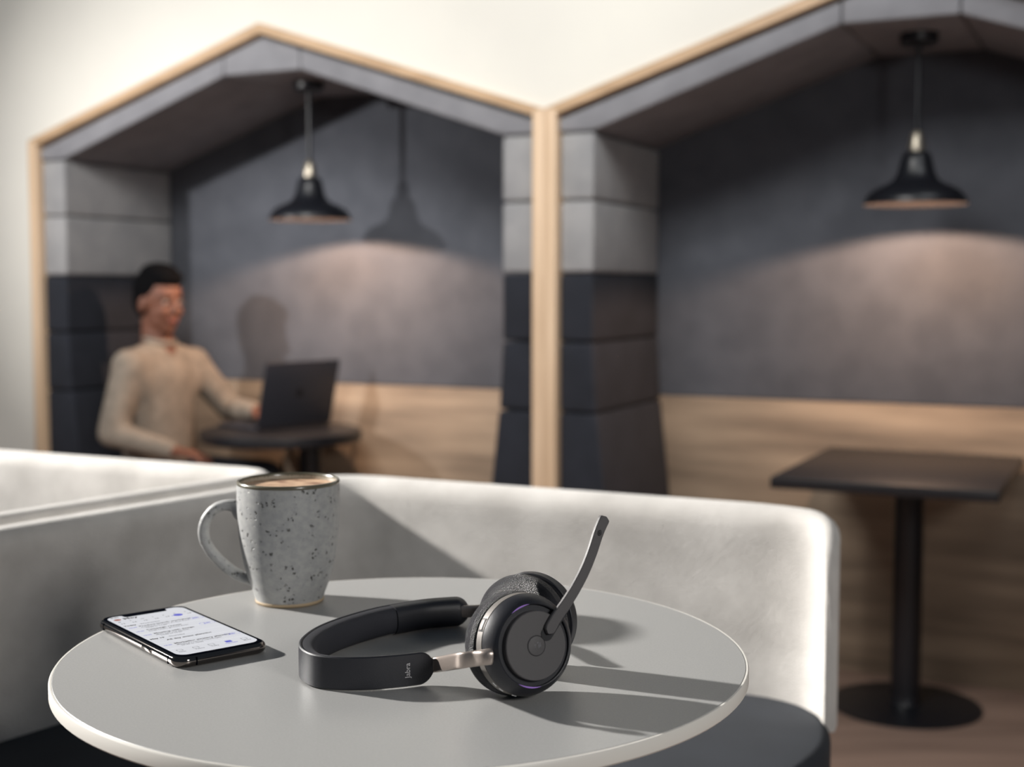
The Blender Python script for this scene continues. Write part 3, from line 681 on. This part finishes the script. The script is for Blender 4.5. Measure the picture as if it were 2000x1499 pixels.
# padding on the inside of the band: near cover, pad, far cover
sm = lambda x, a, b: max(0, min(1, (x - a) / (b - a))) ** 2 * (3 - 2 * max(0, min(1, (x - a) / (b - a))))
thick = lambda s: 0.0022 + 0.0085 * sm(s, 0.045, 0.115)
cut = None
for i, pnt in enumerate(BP):
    if pnt.y > 0.98 and pnt.x > -0.099: cut = acc[i]; break
band(0.004, 0.050, 0.0027, thick, 0.93, True, False, True, 40, M['pad'], 'inner_cover', r)
band(0.0502, cut - 0.0002, 0.0027, thick, 0.96, False, False, True, 90, M['pad'], 'headband_cushion', r)
band(cut, TOT + 0.0, 0.0027, lambda s: thick(s) + 0.0012, 1.0, False, True, True, 60, M['hs'], 'inner_cover', r)
# the wordmark pressed into the outside of the near arm
sp = None
for i, pnt in enumerate(BP):
    if pnt.x < -0.0690: sp = acc[i]; break
p, tg, nm = at_len(sp); outw = -nm
ty = tg                      # ascenders point along the path, away from the tip
tx = ty.cross(outw).normalized()
o_ = Vector((p.x, p.y, ZC)) + outw * 0.00012
mt = toL @ frame_mtx(o_ - ty * 0.0013, tx, ty, outw)
wm = text('wordmark', 'Jabra', 0.0052, M['logo'], hb, mt @ Matrix.Translation((0, 0, 0)), ext=0.00005, align='CENTER')

def cup(center, axis, near):
    """an ear cup; local x to the right, y up, z outwards"""
    a = Vector(axis).normalized(); xr = Vector((0, 0, 1)).cross(a).normalized(); up = a.cross(xr)
    m = toL @ frame_mtx(Vector(center), xr, up, a)
    er = build('ear_cup', lathe([(0.0262, -0.0050), (0.0264, -0.0030), (0.0270, -0.0027), (0.0288, -0.0042), (0.0310, -0.0072), (0.0326, -0.0108), (0.0332, -0.0126), (0.0330, -0.0130), (0.02, -0.0130), (0.02, -0.0050)], 96, close=True), M['hs'], r, 30, mtx=m)
    build('rim_band', lathe([(0.0331, -0.0131), (0.0334, -0.0134), (0.0336, -0.0198), (0.0331, -0.0202), (0.025, -0.0202), (0.025, -0.0131)], 96, close=True), M['rimb' if near else 'hs'], er, 30, mtx=m)
    build('gasket', lathe([(0.0320, -0.0202), (0.0320, -0.0228), (0.022, -0.0228), (0.022, -0.0202)], 72, close=True), M['hsdark'], er, 30, mtx=m)
    build('groove_ring', lathe([(0.0, -0.0051), (0.0266, -0.0051)], 72), M['hsdark'], er, 30, mtx=m)
    build('cap_plate', lathe([(0.0224, -0.0050), (0.0224, -0.0006), (0.0219, 0.0), (0.0, 0.0)], 96), M['hs2'], er, 30, mtx=m)
    prof = []
    for k in range(21):                                   # puffed ring
        t = 2 * PI * k / 20
        c_, s_ = math.cos(t), math.sin(t)
        prof.append((0.0240 + 0.0106 * math.copysign(abs(c_) ** 0.8, c_), -0.0312 + 0.0086 * math.copysign(abs(s_) ** 0.8, s_)))
    build('ear_cushion', lathe(prof[:-1], 96, close=True), M['leath'], r, 60, mtx=m)
    build('speaker_cloth', lathe([(0, -0.0270), (0.0180, -0.0280)], 48), M['hsdark'], er, 30, mtx=m)
    return er, m, xr, up, a
P1 = Vector((0.0158, 0.8470, 0.0392)); A1 = Vector((0.49, -0.855, 0.17))
er, m1, x1, u1, a1 = cup(P1, A1, True)
bt = build('call_button', lathe([(0.0064, -0.0004), (0.0064, 0.0004), (0.0060, 0.0008), (0.003, 0.0010), (0, 0.0011)], 40), M['hs2'], er, 40, mtx=m1 @ Matrix.Translation((-0.0002, 0, 0)))
build('button_gap', lathe([(0.0063, 0.00012), (0.0068, 0.00012)], 40), M['hsdark'], er, mtx=m1)
# small emblem on the button: two heads, two bodies and a lettered tile
bm = bmesh.new()
def plate2(pts):
    bm.faces.new([bm.verts.new((x, y, 0.00118)) for x, y in pts])
plate2(circ(0.0006, 0.0019, 0.0006, 12)); plate2(circ(0.0022, 0.0014, 0.00045, 12))
plate2([(0.0008, 0.0009), (0.0017, 0.0009), (0.0016, -0.0012), (0.0009, -0.0018), (0.0008, -0.001)]); plate2([(0.0019, 0.0007), (0.0028, 0.0007), (0.0027, -0.0008), (0.0021, -0.0012)])
plate2([(-0.0024, 0.0010), (-0.0008, 0.0010), (-0.0008, 0.0005), (-0.0024, 0.0005)]); plate2([(-0.0018, 0.0004), (-0.0014, 0.0004), (-0.0014, -0.0010), (-0.0018, -0.0010)])
build('emblem', bm, M['emblem'], bt if False else er, mtx=m1, smooth=False)
def arc(name, ra, rb, a0, a1_, z, m, n=16):
    bm = bmesh.new(); v = []
    for k in range(n + 1):
        a = math.radians(a0 + (a1_ - a0) * k / n); q = 4 * (k / n) * (1 - k / n); w_ = (rb - ra) / 2 * q; c_ = (ra + rb) / 2
        v.append((bm.verts.new(((c_ - w_) * math.cos(a), (c_ - w_) * math.sin(a), z)), bm.verts.new(((c_ + w_) * math.cos(a), (c_ + w_) * math.sin(a), z))))
    for p_, q_ in zip(v, v[1:]): bm.faces.new((p_[0], p_[1], q_[1], q_[0]))
    return build(name, bm, m, er, mtx=m1, smooth=False)
arc('status_light', 0.0263, 0.0273, 92, 124, -0.00255, M['purple']); arc('status_light', 0.0263, 0.0273, 238, 276, -0.00255, M['purple'])
# buttons and port on the rim band
for ang_, len_, mm, nm_ in ((151, 0.0075, 'rimb', 'volume_button'),):
    t = math.radians(ang_)
    mb = m1 @ Matrix.Rotation(t, 4, 'Z') @ Matrix.Translation((0.0334, 0, -0.0166))
    build('button_recess', box((-0.0004, -len_ / 2 - 0.0008, -0.0026), (0.0002, len_ / 2 + 0.0008, 0.0026), 0.0002), M['hsdark'], er, mtx=mb)
    build(nm_, box((-0.0003, -len_ / 2, -0.0019), (0.0008, len_ / 2, 0.0019), 0.0004), M[mm], er, mtx=mb)
for ang_ in (222, 232, 250):
    t = math.radians(ang_); mb = m1 @ Matrix.Rotation(t, 4, 'Z') @ Matrix.Translation((0.0334, 0, -0.0148))
    build('rim_mark', box((-0.0004, -0.0018, -0.0003), (0.0005, 0.0018, 0.0004), 0.0002), M['white'], er, mtx=mb)
# boom: points in the plane of the near cup's plate
def on_plate(px, py, off):
    # the place on the cup plane, in metres, that matches a measured point of the boom
    cP, sP = math.cos(PITCH), math.sin(PITCH); a = (px - 1000) / F; b = (749.5 - py) / F
    d = Vector((a, cP + b * sP, b * cP - sP)); o = Vector((0, 0, HT)); n = a1; q = P1 + a1 * off
    return o + d * ((q - o).dot(n) / d.dot(n))
bp = [on_plate(x, y, o) for x, y, o in ((1069, 1239, .0022), (1085, 1209, .0024), (1104, 1182, .0028), (1124, 1150, .0030), (1142, 1115, .0025), (1156, 1080, .0015), (1167, 1046, .0), (1174, 1028, -.0005), (1182, 1011, -.001))]
BPp = catmull(bp, 6); nb = len(BPp); S = []
for i, p_ in enumerate(BPp):
    t = (BPp[min(i + 1, nb - 1)] - BPp[max(i - 1, 0)]).normalized(); sd = t.cross(a1).normalized(); q = i / (nb - 1)
    wv = 0.0040 - 0.0004 * math.sin(PI * q) ; d0 = q * 0.095; d1 = (1 - q) * 0.095
    for dd, rr in ((d0, 0.0040), (d1, 0.0034)):
        if dd < rr: wv *= math.sqrt(max(0.03, 1 - ((rr - dd) / rr) ** 2))
    tk = 0.0017; e = min(0.0006, wv * 0.4)
    S.append([p_ + sd * x_ + a1 * z_ for x_, z_ in ((-wv, -tk + e), (-wv, tk - e), (-wv + e, tk), (wv - e, tk), (wv, tk - e), (wv, -tk + e), (wv - e, -tk), (-wv + e, -tk))])
bo = build('microphone_boom', loft(S), M['hs2'], r, 40, mtx=toL)
# dark slot the boom folds into
S = []
s0, s1 = on_plate(1068, 1240, 0.0002), on_plate(1108, 1176, 0.0002)
t = (s1 - s0).normalized(); sd = t.cross(a1).normalized(); S = []
pts = [s0 + sd * 0.0044 * math.cos(PI * k / 10) - t * 0.0044 * math.sin(PI * k / 10) for k in range(11)] + [s1 - sd * 0.0044, s1 + sd * 0.0044]
bm = bmesh.new(); A_ = [bm.verts.new(p_) for p_ in pts]; B_ = [bm.verts.new(p_ + a1 * 0.0003) for p_ in pts]; bm.faces.new(A_); bm.faces.new(B_[::-1])
for i in range(len(pts)): j = (i + 1) % len(pts); bm.faces.new((A_[i], B_[i], B_[j], A_[j]))
build('boom_slot', bm, M['hsdark'], er, 40, mtx=toL)
# microphone mark near the tip
tp = on_plate(1172, 1042, 0.0026)
bm = lathe([(0.0014, 0), (0.0020, 0)], 24)
for v in bm.verts: v.co.x *= 0.7
mo = frame_mtx(tp, x1, u1, a1)
build('microphone_port', bm, M['hsdark'], bo, mtx=toL @ mo @ Matrix.Rotation(math.radians(-20), 4, 'Z'))
bm = lathe([(0.0, 0.00001), (0.0008, 0.00001)], 16); build('microphone_hole', bm, M['hsdark'], bo, mtx=toL @ mo)

# far cup
A2 = Vector((0.47, 0.883, 0)); P2 = Vector((0.0222, 0.9480, 0.0352))
er, m2, x2, u2, a2 = cup(P2, A2, False)
# sliding arms: band to cup
def slider(pts, rw, rh, name='slider_arm'):
    c = catmull(pts, 6); n = len(c)
    wv = [rw(i / (n - 1)) for i in range(n)]; hv = [rh(i / (n - 1)) for i in range(n)]
    return build(name, tube(c, wv, 20, ry=hv, sup=3.0), M['arm'], r, 50, mtx=toL)
endk = lambda q: 1.0 if q < 0.93 else math.sqrt(max(0.05, 1 - ((q - 0.93) / 0.07) ** 2))
slider([(-0.070, 0.8935, 0.0120), (-0.0600, 0.8940, 0.0124), (-0.0500, 0.8900, 0.0145)] + [tuple(on_plate(*q)) for q in ((893, 1293, -0.0235), (928, 1288, -0.0115), (950, 1285, -0.0040), (963, 1284, -0.0026))],
       lambda q: (0.0016 + 0.0024 * sm(q, 0.55, 0.85)) * endk(q), lambda q: (0.0054 - 0.0004 * q) * endk(q))
slider([(-0.0475, 1.0455, 0.0125), (-0.030, 1.0369, 0.0150), (-0.018, 1.0212, 0.0200), (-0.010, 1.002, 0.0250), (-0.005, 0.978, 0.0280), (0.001, 0.962, 0.0290)],
       lambda q: (0.0022 + 0.0016 * q) * endk(q), lambda q: 0.0048 * endk(q))
